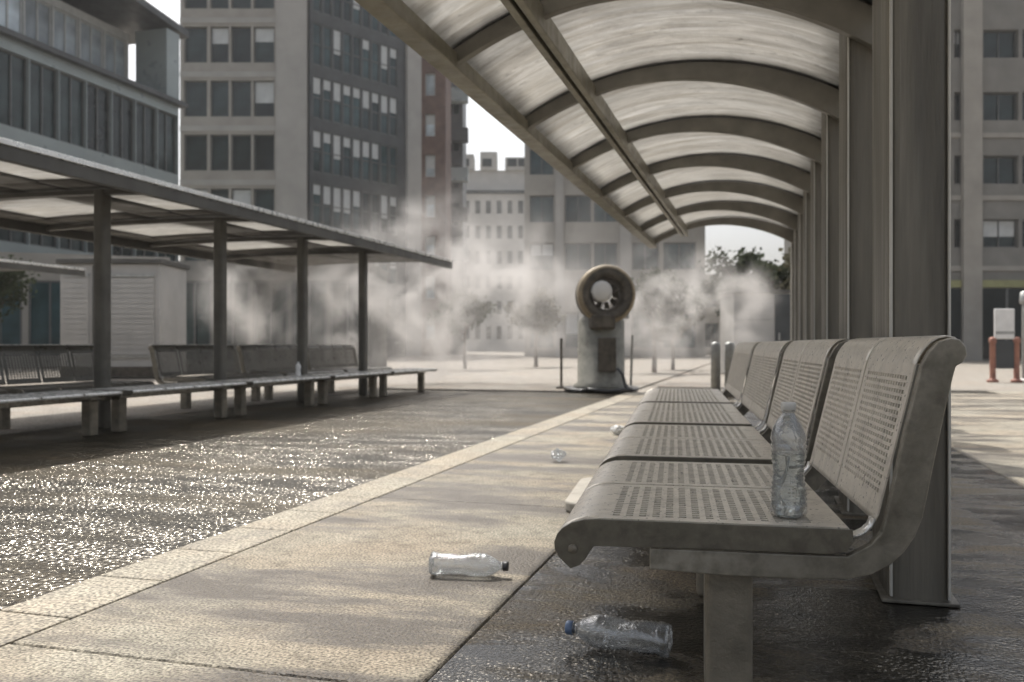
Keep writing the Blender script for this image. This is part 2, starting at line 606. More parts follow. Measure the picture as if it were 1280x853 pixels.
SEAT = [(.386, .392), (.385, .410), (.378, .419), (-.180, .421), (-.212, .419), (-.240, .411), (-.260, .399), (-.273, .384), (-.280, .366), (-.278, .348), (-.270, .332), (-.258, .318), (-.243, .308)]
BACK = [(.440, .432), (.446, .446), (.526, .786), (.533, .803), (.543, .820), (.556, .835), (.572, .845), (.590, .849), (.606, .845), (.618, .834), (.625, .818), (.624, .802), (.616, .789), (.602, .782)]
SKIRT = [(.385, .420), (-.180, .423), (-.212, .421), (-.241, .413), (-.262, .400), (-.275, .385), (-.282, .366), (-.280, .348), (-.271, .331), (-.243, .305), (-.222, .314), (-.207, .330), (-.197, .348), (-.188, .360), (.049, .364), (.340, .364), (.372, .372), (.386, .392)]
FRAME = [(-.06, .358), (.375, .358), (.400, .372), (.425, .387), (.448, .415), (.458, .452), (.493, .625), (.530, .783), (.546, .815), (.565, .836), (.590, .845), (.608, .841), (.620, .826), (.623, .808), (.614, .792), (.600, .783),
         (.596, .768), (.583, .710), (.562, .605), (.545, .517), (.532, .450), (.516, .408), (.494, .373), (.465, .343), (.425, .320), (.376, .308), (.274, .303), (.10, .303), (-.06, .310)]


def make_bench(label, group, n_seats, sw, detail=True, back=True, steel='bench_steel', seat_steel=None):
    t = thing('bench', label, 'bench', group=group)
    L = n_seats * sw
    cols = max(8, int((sw - .09) / .0245)) if detail else 10
    rs, rb = (15, 17) if detail else (9, 11)
    for k in range(n_seats):
        a, b = k * sw + .008, (k + 1) * sw - .008
        perforated(SEAT, .13, .97, rs, a, b, cols, .035, .56, .6, 2).build('seat', seat_steel or steel, t, solid=.004)
        if back:
            a2 = max(a, .034)
            b2 = min(b, L - .034)
            perforated(BACK, .13, .94, rb, a2, b2, cols, .035, .56, .6, 1).build('backrest', steel, t, solid=.004)
    for y in (0, L):
        s = -1 if y == 0 else 1
        MB().prism_y(SKIRT, y + s * .002, y + s * .008).build('end_plate', 'bench_frame', t, bevel=.0015)
        y2 = y if y == 0 else y - .03
        if back:
            MB().prism_y(FRAME, y2 + .001, y2 + .029).build('end_frame', 'bench_frame', t, bevel=.003)
            # bright curved strap joining seat and backrest
            arc = [(.386, .396), (.404, .399), (.420, .408), (.432, .421), (.438, .438)]
            m = MB()
            ya, yb = (y + .031, y + .075) if y == 0 else (y - .075, y - .031)
            vs = [(x, yy, z) for x, z in arc for yy in (ya, yb)]
            m.add(vs, [(2 * i, 2 * i + 1, 2 * i + 3, 2 * i + 2) for i in range(len(arc) - 1)], True)
            m.build('strap', 'bright_trim', t, solid=.006)
        yp = y + (.07 if y == 0 else -.18)
        m = MB()
        m.box(.067, .178, yp, yp + .11, 0.001, .343)
        m.build('leg', 'leg_steel', t, bevel=.018, segs=4)
        m = MB()
        m.box(.046, .204, yp - .02, yp + .13, .344, .360)
        m.build('leg_bracket', 'bench_frame', t, bevel=.003)
    if back and not detail:
        MB().box(.556, .606, .002, L - .002, .852, .862).build('top_highlight', 'far_sheen_steel', t, bevel=.004)  # added pale strip that paints the bright line on the backrest top
    m = MB()
    m.box(-.055, .03, .04, L - .04, .318, .372)
    m.build('beam', 'bench_frame', t, bevel=.006)
    # bolt heads on the nose of the end plates
    m = MB()
    for y, s in ((0, -1), (L, 1)):
        vs = []
        m.lathe([(.0001, y + s * .013), (.010, y + s * .013), (.011, y + s * .011), (.011, y + s * .007)], 12, 'y')
        m.v = [(p[0] - .238, p[1], p[2] + .352) if i >= len(m.v) - 48 else p for i, p in enumerate(m.v)]
    m.build('bolt', 'leg_steel', t)
    return t


us = 2.06
grp = 'two seat benches of the near row'
for sw, lab in ((.53, 'nearest perforated steel bench, the one with an upright water bottle on its seat'),
                (.65, 'second perforated steel bench of the near row, just behind the bottle bench'),
                (.80, 'third perforated steel bench of the near row, with dark seat edge facing us'),
                (.95, 'farthest two seat bench of the near row, next to the grey bollards')):
    t = make_bench(lab, grp, 2, sw)
    t.location = B(us, 0)
    t.rotation_euler = (0, 0, -TB)
    us += 2 * sw + .13

# across the lane: backless row in front, benches facing away behind the columns
grp = 'backless benches under the left shelter'
first = None
lab = ['backless bench at left edge of the photo, nearest under the left shelter',
       'backless bench in front of the first left shelter column',
       'backless bench under the left shelter with a small white bottle on it',
       'fourth backless bench under the left shelter, left of the misting fan',
       'farthest backless bench of the left row, half lost in the mist']
for k in range(5):
    if first is None:
        t = first = make_bench(lab[0], grp, 4, .485, False, False, 'far_bench_steel', 'far_sheen_steel')
    else:
        t = copy_tree(first)
        t['label'] = lab[k]
    t.location = A(5.05 + 2.08 * k, -6.22, ZR)
    t.rotation_euler = (0, 0, -TA)
    t.scale = (-1, 1, 1) if False else (1, 1, 1)
grp = 'benches with backrests turned away under the left shelter'
lab = ['bench at left edge seen from behind, slotted backrest',
       'bench seen from behind beside the first left shelter column',
       'bench seen from behind between second and third left shelter columns',
       'bench seen from behind between third and fourth left shelter columns',
       'farthest bench seen from behind in the left shelter, blurred by mist']
first = None
for k, u in enumerate((4.95, 7.05, 10.0, 12.05, 14.1)):
    if first is None:
        t = first = make_bench(lab[0], grp, 4, .485, False, True, 'far_bench_steel')
    else:
        t = copy_tree(first)
        t['label'] = lab[k]
    t.location = A(u + 1.94, -7.32, ZR)
    t.rotation_euler = (0, 0, -TA + math.pi)

# ------------------------------------------------------------------ bus shelters
VF, VB, HE = -1.65, .55, 2.43
RISE = .31
CH = (VB - VF) / 2
RR = (CH * CH + RISE * RISE) / (2 * RISE)
VC = (VF + VB) / 2


def arc_h(v):
    return HE + RISE - RR + math.sqrt(max(0, RR * RR - (v - VC) ** 2))


def column_mb(v0, v1, u, w, h):
    m = MB()
    r = .035
    pts = []
    for cx, cy, a0 in ((v1 - r, u + w - r, 0), (v0 + r, u + w - r, 90), (v0 + r, u + r, 180), (v1 - r, u + r, 270)):
        for k in range(5):
            a = math.radians(a0 + 22.5 * k)
            pts.append((cx + r * math.cos(a), cy + r * math.sin(a)))
    m.prism_z(pts, 0, h)
    # pale strips painted as light-catching edges, on the face towards the street end
    return m


def strip_mb(v0, v1, u, h):
    m = MB()
    for x in (v0 + .006, v1 - .013):
        m.box(x, x + .007, u - .010, u + .03, 0.02, h - .02)
    return m


sh = thing('bus_shelter', 'near bus shelter with curved translucent roof on dark steel columns behind the bench row', 'bus shelter', (0, 0, 0), -TA)
ribs = [0.04, 1.54, 3.04, 4.54, 6.04, 7.54, 9.04, 10.54, 12.04, 13.54]
VP = -1.175
for k, u in enumerate(ribs):
    n = 28
    top, bot = [], []
    for i in range(n + 1):
        v_ = VF + .02 + (VB + .02 - VF) * i / n
        f_ = i / n
        dep = .085 + .115 * max(0, (f_ - .3) / .7) ** 1.3
        top.append((v_, arc_h(min(v_, VB)) - .012))
        bot.append((v_, arc_h(min(v_, VB)) - .012 - dep))
    m = MB()
    m.prism_y(top + bot[::-1], u - .03, u + .03)
    m.build('rib', 'rib_steel', sh, bevel=.004)
    if u > 2:
        column_mb(.385, .575, u + .03, .46, 3.3).build('column', 'column_steel', sh, bevel=.004)
        strip_mb(.385, .575, u + .03, 3.3).build('lit_edge_strip', 'lit_edge_pale', sh)  # added strips, highlights of the column corners
        m = MB()
        m.box(.365, .595, u + .01, u + .51, 0.001, .012)
        m.build('base_plate', 'column_steel', sh, bevel=.003)
u_beg, u_end = -.4, 13.8
m = MB()
m.box(VF - .07, VF + .05, u_beg, u_end, HE - .10, HE - .015)
m.build('edge_beam', 'beam_steel', sh, bevel=.006)
m = MB()
m.box(VF - .085, VF - .066, u_beg, u_end, HE - .06, HE + .035)
m.build('edge_trim', 'bright_trim', sh, bevel=.004)
hp = arc_h(VP)
m = MB()
m.box(VP - .055, VP - .012, u_beg, u_end, hp - .15, hp - .025)
m.box(VP + .012, VP + .055, u_beg, u_end, hp - .15, hp - .025)
m.box(VP - .025, VP + .025, u_beg, u_end, hp - .075, hp - .05)
m.build('purlin', 'beam_steel', sh, bevel=.005)
m = MB()
m.box(VB - .035, VB - .015, u_beg, u_end, HE - .03, HE + .05)
m.build('back_trim', 'bright_trim', sh, bevel=.004)
edges = [u_beg] + [u for u in ribs if u > 0] + [u_end]
for k in range(len(edges) - 1):
    a, b = edges[k] + .006, edges[k + 1] - .006
    vs, fs = [], []
    n = 30
    for i in range(n + 1):
        v_ = VF + (VB - .04 - VF) * i / n
        vs += [(v_, a, arc_h(v_) + .008), (v_, b, arc_h(v_) + .008)]
    fs = [(2 * i, 2 * i + 1, 2 * i + 3, 2 * i + 2) for i in range(n)]
    MB().add(vs, fs, True).build('roof_panel', 'polycarbonate', sh, solid=.008)
m = MB()
for u in ribs:
    # sheet fixing bars over each rib
    vs, fs = [], []
    n = 24
    for i in range(n + 1):
        v_ = VF + (VB - .05 - VF) * i / n
        vs += [(v_, u - .035, arc_h(v_) + .016), (v_, u + .035, arc_h(v_) + .016)]
    m.add(vs, [(2 * i, 2 * i + 1, 2 * i + 3, 2 * i + 2) for i in range(n)], True)
m.build('fixing_bar', 'beam_steel', sh, solid=.006)


def left_shelter(label, v_off, u_off):
    t = thing('bus_shelter', label, 'bus shelter', A(u_off, v_off, ZR), -TA, 'flat roofed bus shelters across the lane')
    cols = [7.58 + 2.05 * k for k in range(-3, 4)]
    v0, v1 = -9.25, -5.86
    ue0, ue1 = .6, 16.1

    def rh(v_):
        x = (v_ - (v0 + v1) / 2) / ((v1 - v0) / 2)
        return 2.46 + .04 * (1 - x * x)
    for u in cols:
        column_mb(-6.64, -6.51, u - .07, .14, rh(-6.58) - .03).build('column', 'dark_column', t, bevel=.004)
        m = MB()
        top = [(v0 + (v1 - v0) * i / 20, rh(v0 + (v1 - v0) * i / 20) - .03) for i in range(21)]
        bot = [(a, b - .05) for a, b in top]
        m.prism_y(top + bot[::-1], u - .05, u + .05)
        m.build('rib', 'roof_metal', t, bevel=.004)
    # opaque metal deck with two rows of openings
    va = [v0, -8.85, -7.55, -6.98, -6.42, v1]
    gl = {1: True, 3: True}
    us_ = [ue0]
    op = []
    for u in cols[:-1]:
        us_ += [u + .40, u + 1.62]
        op += [False, True]
    us_.append(ue1)
    op.append(False)
    deck = MB()
    n = 4
    for i in range(len(va) - 1):
        for j in range(len(us_) - 1):
            seg = []
            for q in range(n + 1):
                v_ = va[i] + (va[i + 1] - va[i]) * q / n
                seg += [(v_, us_[j], rh(v_)), (v_, us_[j + 1], rh(v_))]
            fc = [(2 * q, 2 * q + 1, 2 * q + 3, 2 * q + 2) for q in range(n)]
            if gl.get(i) and op[j]:
                m = MB()
                m.add([(a, b, c + .012) for a, b, c in seg], fc, True)
                m.build('roof_panel', 'polycarbonate', t, solid=.008)
            else:
                deck.add(seg, fc, True)
    deck.build('roof_deck', 'roof_metal', t, solid=.02)
    m = MB()
    m.box(v1 - .02, v1 + .05, ue0, ue1, 2.33, 2.45)
    m.build('gutter', 'roof_metal', t, bevel=.006)
    m = MB()
    m.box(v1 + .03, v1 + .065, ue0, ue1, 2.452, 2.50)
    m.box(v1 - .04, v1 + .015, ue0, ue1, 2.455, 2.485)
    m.build('edge_trim', 'bright_trim', t, bevel=.004)
    m = MB()
    m.box(v0 - .04, v0 + .03, ue0, ue1, 2.33, 2.47)
    m.build('gutter', 'roof_metal', t, bevel=.006)
    return t


ls = left_shelter('long left bus shelter with bright roof edge and square skylights across the wet lane', 0, 0)
t = copy_tree(ls)
t.location = A(-.4, -8.25, ZR)
t['label'] = 'farther bus shelter at left edge, only its bright roof edge showing behind the left shelter'

# ------------------------------------------------------------------ bottles and litter


def bottle(label, cap='cap_pale', L=.27, R=.042, water=True, crush=0.0):
    t = thing('water_bottle', label, 'bottle')
    prof = [(.0005, .010), (R * .35, .006), (R * .62, .001), (R * .86, .002), (R * .97, .010), (R, .022)]
    z = .03
    body_end = L * .66
    i = 0
    while z < body_end:
        waist = 1 - .13 * math.exp(-((z - L * .40) / (L * .10)) ** 2)
        prof.append((R * waist * (1.0 if i % 2 == 0 else .915), z))
        z += .0062
        i += 1
    for f, rr in ((.68, .985), (.73, .93), (.78, .82), (.83, .66), (.87, .50), (.895, .36), (.905, .335), (.915, .335), (.918, .40), (.925, .40), (.928, .33)):
        prof.append((R * rr, L * f))

    def petal(a, h):
        k = 1.0
        if h < .012:
            k *= 1 + .10 * math.cos(5 * a)
        k *= 1 + .02 * math.sin(3 * a + h * 55) + crush * math.sin(2 * a + h * 30) * (1 if h < L * .7 else 0)
        return k
    MB().lathe(prof, 40, 'z', petal).build('bottle_body', 'clear_plastic', t)
    m = MB()
    rc = R * .40

    def grip(a, h):
        return 1 + .03 * math.cos(24 * a)
    m.lathe([(.0005, L), (rc * .9, L), (rc, L - .003), (rc, L * .934), (rc * .92, L * .932)], 48, 'z', grip)
    m.build('cap', cap, t)
    return t


b = bottle('upright clear water bottle standing on the nearest bench seat')
m = MB()
m.lathe([(.0005, .012), (.030, .006), (.0395, .022), (.0385, .06), (.0345, .105), (.0385, .145), (.0385, .150), (.0005, .1505)], 36)
m.build('water', 'water', b)
b.location = B(2.17, .262, .4235)
b = bottle('clear water bottle with dark cap lying on the sunlit paving', 'cap_dark', .285, .041, crush=.05)
b.rotation_euler = (math.radians(90), 0, math.radians(82))
b.location = (-.295, 3.17, .0415)
b = bottle('ridged clear bottle with blue cap lying in the wet shade near the bench leg', 'cap_blue', .29, .0455, crush=.02)
b.rotation_euler = (math.radians(90), 0, math.radians(-128))
b.location = (.42, 2.33, .047)
b.rotation_euler = (math.radians(90), 0, math.radians(-112))
b = bottle('small white bottle standing on the third backless bench of the left row', 'white_plastic', .2, .036)
for o in [c for c in bpy.data.objects if c.parent == b and c.name.startswith('bottle_body')]:
    o.data.materials[0] = MATS['white_plastic']
b.location = A(10.9, -6.2, .4235 + ZR)


def crumple(label, name, cat, loc, s, mat):
    r2 = random.Random(int(loc[1] * 100))
    bm = bmesh.new()
    bmesh.ops.create_icosphere(bm, subdivisions=3, radius=1)
    for vv in bm.verts:
        k = .72 + .5 * r2.random()
        vv.co = Vector((vv.co.x * s[0] * k, vv.co.y * s[1] * k, (vv.co.z * k + .9) * s[2]))
    z0 = min(vv.co.z for vv in bm.verts)
    for vv in bm.verts:
        vv.co.z -= z0
    me = bpy.data.meshes.new(name)
    bm.to_mesh(me)
    bm.free()
    me.materials.append(MATS[mat])
    o = bpy.data.objects.new(name, me)
    COL.objects.link(o)
    o.location = loc
    return tag(o, label, cat)


crumple('crumpled clear plastic scrap on the sunny paving between kerb and benches', 'plastic_litter', 'litter', (.33, 6.25, .001), (.055, .045, .04), 'clear_plastic')
crumple('small white crumpled paper beside the noses of the bench seats', 'paper_litter', 'litter', (.98, 8.1, .001), (.07, .05, .04), 'white_plastic')
# pale low slab beside the second bench
m = MB()
pts = []
r = .12
for cx, cy, a0 in ((.62, .9 - r, 0), (r, .9 - r, 90), (r, r, 180), (.62, r, 270)):
    for k in range(7):
        a = math.radians(a0 + 15 * k)
        pts.append((cx + r * math.cos(a), cy + r * math.sin(a)))
m.prism_z(pts, 0.001, .055)
o = m.build('stone_slab', 'slab_concrete', bevel=.012, segs=3)
o.location = (.245, 4.3, 0)
o.rotation_euler = (0, 0, -TB)
tag(o, 'pale low slab with a rounded corner jutting out left of the second bench', 'slab')

# ------------------------------------------------------------------ misting fan
fx, fy = -205 + 315, 16.0
t = thing('misting_fan', 'big round misting fan with pale hub on a stout grey pedestal in the plaza', 'fan', (1.62, 16.0, .002), math.radians(8))
m = MB()
m.lathe([(.0005, 0), (.50, 0), (.50, .10), (.43, .14), (.42, 1.25), (.36, 1.34), (.0005, 1.35)], 36)
m.build('pedestal', 'fan_grey', t)
m = MB()
m.box(-.16, .16, -.47, -.40, .35, .95)
m.build('control_box', 'fan_dark', t, bevel=.01)


def ring_y(prof, n=40):
    return MB().lathe(prof, n, 'y')


m = MB()
m.lathe([(.27, -.26), (.31, -.34), (.40, -.38), (.48, -.35), (.51, -.28), (.50, .05), (.44, .30), (.34, .34), (.26, .30), (.27, -.05), (.27, -.26)], 44, 'y')
o = m.build('fan_drum', 'fan_dark', t)
o.location = (0, -.12, 1.72)
m = MB()
m.lathe([(.455, -.375), (.50, -.36), (.525, -.30), (.525, -.22), (.505, -.22)], 44, 'y')
o2 = m.build('rim', 'fan_tan', o)
m = MB()
m.lathe([(.0005, -.39), (.12, -.385), (.18, -.365), (.195, -.32), (.195, -.1), (.0005, -.1)], 32, 'y')
o2 = m.build('hub', 'hub_white', o)
o2.location = (-.10, 0, .05)
m = MB()
for k in range(9):
    a0 = 2 * math.pi * k / 9
    vs = []
    for rr, wd in ((.14, .09), (.265, .13)):
        for sg in (-1, 1):
            a = a0 + sg * wd / rr / 2
            vs.append((rr * math.cos(a), -.16 + sg * .05, rr * math.sin(a)))
    m.add(vs, [(0, 1, 3, 2)])
m.build('blade', 'fan_dark', o, solid=.008)
m = MB()
for rr in (.20, .24, .28):
    pts = [(rr * math.cos(2 * math.pi * k / 36), -.345, rr * math.sin(2 * math.pi * k / 36)) for k in range(37)]
    m.tube(pts, .006, 6)
for k in range(16):
    a = 2 * math.pi * k / 16
    m.tube([(.16 * math.cos(a), -.345, .16 * math.sin(a)), (.31 * math.cos(a), -.345, .31 * math.sin(a))], .005, 6)
m.build('grille', 'fan_dark', o)
m = MB()
m.box(-.30, .14, -.52, -.12, 1.10, 1.36)
m.build('motor_box', 'fan_dark', t, bevel=.04, segs=3)
m = MB()
for q in range(3):
    rr = .56 + .05 * q
    m.tube([(rr * math.cos(2 * math.pi * k / 40), rr * math.sin(2 * math.pi * k / 40), .03 + .012 * math.sin(k)) for k in range(41)], .028, 8)
m.tube([(.2, -.44, .4), (.25, -.56, .3), (.3, -.6, .08), (.42, -.44, .04)], .028, 8)
m.build('hose', 'cap_dark', t)
m = MB()
m.box(.28, .50, -.1, .1, 1.3, 1.5)
m.build('nozzle_block', 'galvanised', t, bevel=.02)

# thin posts beside the fan
for (x, y, h, lab) in ((.93, 16.6, .95, 'thin dark post left of the misting fan'), (2.2, 16.3, 1.0, 'thin pale post right of the misting fan')):
    t = thing('post', lab, 'post', (x, y, .001), 0, 'thin posts around the misting fan')
    MB().lathe([(.0005, 0), (.10, 0), (.10, .03), (.03, .045), (.025, .06)], 20).build('foot', 'fan_dark', t)
    MB().tube([(0, 0, .05), (.03 if x > 2 else 0, 0, h)], .025, 12).build('shaft', 'galvanised' if x > 2 else 'fan_dark', t)
for i, x in enumerate((3.24, 3.46)):
    t = thing('bollard', ('left' if i == 0 else 'right') + ' one of the two grey bollards beyond the far end of the benches', 'bollard', (x, 14.0, .001), 0, 'grey bollards')
    MB().lathe([(.0005, 0), (.075, 0), (.075, .82), (.065, .86), (.0005, .875)], 24).build('shaft', 'galvanised', t)
    MB().lathe([(.0005, 0), (.11, 0), (.11, .02), (.075, .04)], 24).build('foot', 'fan_dark', t)

# notice board at the right
t = thing('notice_board', 'white notice board on rusty brown legs at the right edge', 'notice board', (10.85, 19.4, .001), math.radians(-6))
m = MB()
m.box(-.21, .21, -.03, .03, .95, 1.62)
m.build('board', 'sign_white', t, bevel=.02, segs=3)
m = MB()
m.box(-.19, .19, -.034, -.031, 1.06, 1.12)
m.build('band', 'sign_grey', t)
for x in (-.24, .26):
    m = MB()
    m.lathe([(.0005, 0), (.12, 0), (.12, .05), (.07, .07), (.062, .10), (.062, .86), (.08, .88), (.08, .95), (.05, .99), (.0005, 1.0)], 20)
    o = m.build('leg', 'rust_paint', t)
    o.location = (x, 0, 0)
m = MB()
m.box(-.2, .22, -.02, .02, .30, .92)
m.build('lower_panel', 'dark_cladding', t, bevel=.01)
t = thing('lamp_post', 'slim silver post beside the white notice board', 'post', (11.42, 19.6, .001))
MB().tube([(0, 0, 0), (0, 0, 1.75)], .06, 16).build('shaft', 'galvanised', t)
MB().lathe([(.0005, 1.74), (.10, 1.74), (.11, 1.8), (.09, 2.0), (.0005, 2.03)], 20).build('head', 'galvanised', t)
MB().lathe([(.0005, 0), (.14, 0), (.14, .04), (.06, .07)], 20).build('foot', 'sign_white', t)

# ------------------------------------------------------------------ buildings


def window_mesh(w, h, nm, nh=1, fr=.07):
    g = MB().box(0, w, 0, .04, 0, h)
    f = MB()
    for k in range(nm + 1):
        x = (w - fr) * k / nm
        f.box(x, x + fr, -.07, -.004, 0, h)
    for k in range(nh + 1):
        z = (h - fr) * k / nh
        f.box(.001, w - .001, -.064, -.006, z, z + fr)
    return g, f


def facade(t, W, D, H, cols, rows, wall, glass, nm=2, nh=1, rec=.3, blind=0.0, frame='window_frame', wname='wall', z0=0.0, y0=0.0, x_off=0.0):
    """wall with real openings: spandrels and piers in front of a core, one window object per opening"""
    m = MB()
    z = z0
    for (a, b) in rows:
        if a > z:
            m.box(x_off, x_off + W, y0, y0 + rec, z, a)
        x = 0
        for (c, d) in cols:
            if c > x:
                m.box(x_off + x, x_off + c, y0, y0 + rec, a, b)
            x = d
        if x < W:
            m.box(x_off + x, x_off + W, y0, y0 + rec, a, b)
        z = b
    if H > z:
        m.box(x_off, x_off + W, y0, y0 + rec, z, H)
    m.box(x_off + .004, x_off + W - .004, y0 + rec + .002, y0 + D, z0, H - .004)
    m.build(wname, wall, t)
    cache = {}
    for (a, b) in rows:
        for (c, d) in cols:
            key = (round(d - c, 2), round(b - a, 2))
            if key not in cache:
                g, f = window_mesh(d - c - .01, b - a - .01, nm, nh)
                gm, fm = g.mesh('window'), f.mesh('frame')
                gm.materials.append(MATS[glass])
                fm.materials.append(MATS[frame])
                bmh = MB().box(.03, d - c - .04, -.03, -.004, 0, 1).mesh('blind')
                bmh.materials.append(MATS['blind'])
                cache[key] = (gm, fm, bmh)
            gm, fm, bmh = cache[key]
            o = bpy.data.objects.new('window', gm)
            COL.objects.link(o)
            o.parent = t
            o.location = (x_off + c + .005, y0 + rec - .045, a + .005)
            q = bpy.data.objects.new('frame', fm)
            COL.objects.link(q)
            q.parent = o
            if rnd.random() < blind:
                q = bpy.data.objects.new('blind', bmh)
                COL.objects.link(q)
                q.parent = o
                hh = (b - a - .02) * rnd.choice((.25, .4, .45, .6))
                q.scale = (1, 1, hh)
                q.location = (0, 0, b - a - .015 - hh)


def even(W, n, pier, m0=0.0):
    w = (W - m0 * 2 - pier * (n + 1)) / n
    return [(m0 + pier + k * (w + pier), m0 + pier + k * (w + pier) + w) for k in range(n)]


# B1 glass block at the left, running along the street
t = thing('office_building', 'dark glass office block with stepped upper storey at far left', 'building', A(18, -28.8), math.pi / 2 - TA)
facade(t, 20.6, 12, 13.0, even(20.6, 13, .05), [(.6, 4.2), (4.9, 8.8), (9.5, 12.5)], 'teal_metal', 'dark_glass', 2, 1, .25, .08)
facade(t, 19.58, 9, 16.6, even(19.58, 12, .10), [(13.3, 16.2)], 'pale_frame', 'blue_glass', 2, 1, .2, .0, 'pale_frame', 'upper_wall', 13.002, 2.2)
m = MB()
m.box(-.3, 20.9, -.35, 3.0, 13.003, 13.22)
m.build('cornice', 'dark_cladding', t)
m = MB()
m.add([(12.5, -.2, 17.6), (21.2, -.2, 16.7), (21.2, 11, 16.7), (12.5, 11, 17.6), (12.5, -.2, 17.95), (21.2, -.2, 17.05), (21.2, 11, 17.05), (12.5, 11, 17.95)],
      [(3, 2, 1, 0), (4, 5, 6, 7), (0, 1, 5, 4), (1, 2, 6, 5), (2, 3, 7, 6), (3, 0, 4, 7)])
m.build('roof', 'dark_cladding', t)
m = MB()
m.box(19.6, 20.6, -.05, 1.8, 13.23, 16.69)
m.build('stair_tower', 'teal_metal', t)

# B2 stone front facing the camera
t = thing('office_building', 'stone fronted office building with wide windows left of the angled glass front', 'building', (-21.5, 57, 0))
fl = 3.5
rows = [(12.1 + fl * k - fl * 3, 12.1 + fl * k - fl * 3 + 2.35) for k in range(7)]
facade(t, 8.25, 1.9, 26.2, [(.25, 1.75), (1.95, 3.15), (3.3, 4.6), (4.75, 6.1)], rows, 'stone', 'dark_glass', 1, 1, .3, .12)
m = MB()
m.box(6.25, 8.25, -.18, -.003, 0, 26)
m.build('pier', 'pale_stone', t)
for (a, b) in rows:
    MB().box(.0, 6.24, -.06, -.003, b + .2, b + .55).build('band', 'pale_stone', t)

# B3 angled curtain wall
t = thing('office_building', 'office front of blue green curtain glass with pale blinds, turned away behind the stone pier', 'building', (-13.2, 57.0, 0), math.radians(48))
facade(t, 9.6, 1.6, 26.2, even(7.9, 9, .10, .25), [(1.6 + fl * k, 1.6 + fl * k + 2.75) for k in range(7)], 'dark_cladding', 'teal_glass', 1, 2, .15, .75)
m = MB()
m.box(8.3, 9.62, -.25, -.004, 0, 26.1)
m.build('pier', 'pale_stone', t)
m = MB()
m.box(.0, .22, -.2, -.004, 0, 26.1)
m.build('corner_trim', 'dark_cladding', t)

# B4 red brown block
t = thing('brick_building', 'narrow red brown building between the glass front and the balcony tower', 'building', (-7.95, 67, 0))
facade(t, 2.9, 6, 24.2, [(.3, .95), (1.35, 2.1)], [(1.2 + 3.1 * k, 1.2 + 3.1 * k + 1.7) for k in range(7)], 'red_brick', 'blue_glass', 1, 1, .25, .5, 'pale_frame')
# B5 balcony tower
t = thing('balcony_tower', 'dark slim tower with projecting balconies beside the gap of sky', 'building', (-6.0, 76, 0))
facade(t, 1.75, 6, 25.6, [(.25, 1.5)], [(1.5 + 3.2 * k, 1.5 + 3.2 * k + 2.1) for k in range(7)], 'dark_cladding', 'dark_glass', 2, 1, .25, .2)
for k in range(6):
    z = 4.6 + 3.4 * k
    m = MB()
    m.box(.2, 2.25, -1.0, -.004, z, z + .22)
    m.box(.2, 2.25, -1.0, -.93, z + .22, z + 1.15)
    m.box(2.18, 2.25, -.93, -.004, z + .22, z + 1.15)
    m.build('balcony', 'teal_metal' if k % 2 else 'dark_cladding', t)
# B6 pale terrace block far away
t = thing('terraced_building', 'distant pale stepped building closing the view under the sky', 'building', (-9.5, 112, 0))
facade(t, 13, 8, 20.5, even(13, 9, .7), [(1.5 + 3.2 * k, 1.5 + 3.2 * k + 1.7) for k in range(6)], 'tile_white', 'dark_glass', 1, 1, .3)
m = MB()
m.box(1.2, 12.5, 1.5, 7.5, 20.5, 23.3)
m.box(2.5, 4.6, 1.0, 5, 23.3, 25.3)
m.box(5.4, 7.6, 1.0, 5, 23.3, 25.6)
m.box(8.6, 11.6, 1.0, 5, 23.3, 24.9)
m.build('penthouse', 'tile_white', t)
m = MB()
for x in (2.8, 5.7, 8.9, 10.3):
    m.box(x, x + 1.2, .93, .998, 23.7, 24.7)
m.box(.2, 12.8, -.25, -.004, 20.0, 20.45)
m.build('penthouse_window', 'dark_glass', t)

# B7 stone building behind the shelter
t = thing('stone_building', 'stone building with wide dark windows seen below the near shelter roof', 'building', (.85, 60, 0), math.radians(-3))
facade(t, 12.2, 10, 15.2, [(.35, 2.0), (2.75, 4.55), (4.7, 6.3), (7.3, 9.1), (9.4, 11.6)], [(.6, 3.0), (5.9, 7.75), (9.15, 11.0), (12.4, 14.2)], 'stone', 'teal_glass', 2, 1, .35, .15)
m = MB()
m.box(2.0 + .1, 2.0 + .65, -.2, -.004, 0, 15)
m.box(6.45, 7.2, -.2, -.004, 0, 15)
m.build('pier', 'pale_stone', t)
m = MB()
m.box(6.0, 12.0, -.7, -.21, 3.4, 4.7)
m.build('fascia', 'pale_panel', t, bevel=.05)
m = MB()
m.box(-.002, 1.9, .5, 6, 15.2, 17.2)
m.build('roof_box', 'teal_metal', t)
# B8 building at the right
t = thing('stone_building', 'grey stone building with shop front and tall pier at the right edge', 'building', (17.0, 45, 0))
facade(t, 20, 10, 19, [(.8, 2.5), (2.8, 5.3), (5.62, 6.05), (7.1, 8.9), (9.1, 10.6), (11, 13), (13.6, 15.6), (16, 18)], [(5.8, 7.25), (9.05, 10.5), (12.3, 13.75), (15.5, 16.95)], 'grey_stone', 'dark_glass', 2, 1, .35, .3)
m = MB()
m.box(5.95, 6.9, -.3, -.004, 0, 18.9)
m.box(0, .75, -.3, -.004, 0, 18.9)
m.box(15.7, 16, -.3, -.004, 0, 18.9)
m.build('pier', 'stone', t)
m = MB()
m.box(.76, 5.94, -.12, -.005, 3.75, 4.12)
m.box(6.91, 15.69, -.12, -.005, 3.75, 4.12)
m.build('shop_fascia', 'lime_trim', t)
m = MB()
for a, b_ in ((.76, 5.94), (6.91, 15.69)):
    m.box(a, b_, -.06, -.005, .12, 3.70)
m.build('shop_window', 'dark_glass', t)
m = MB()
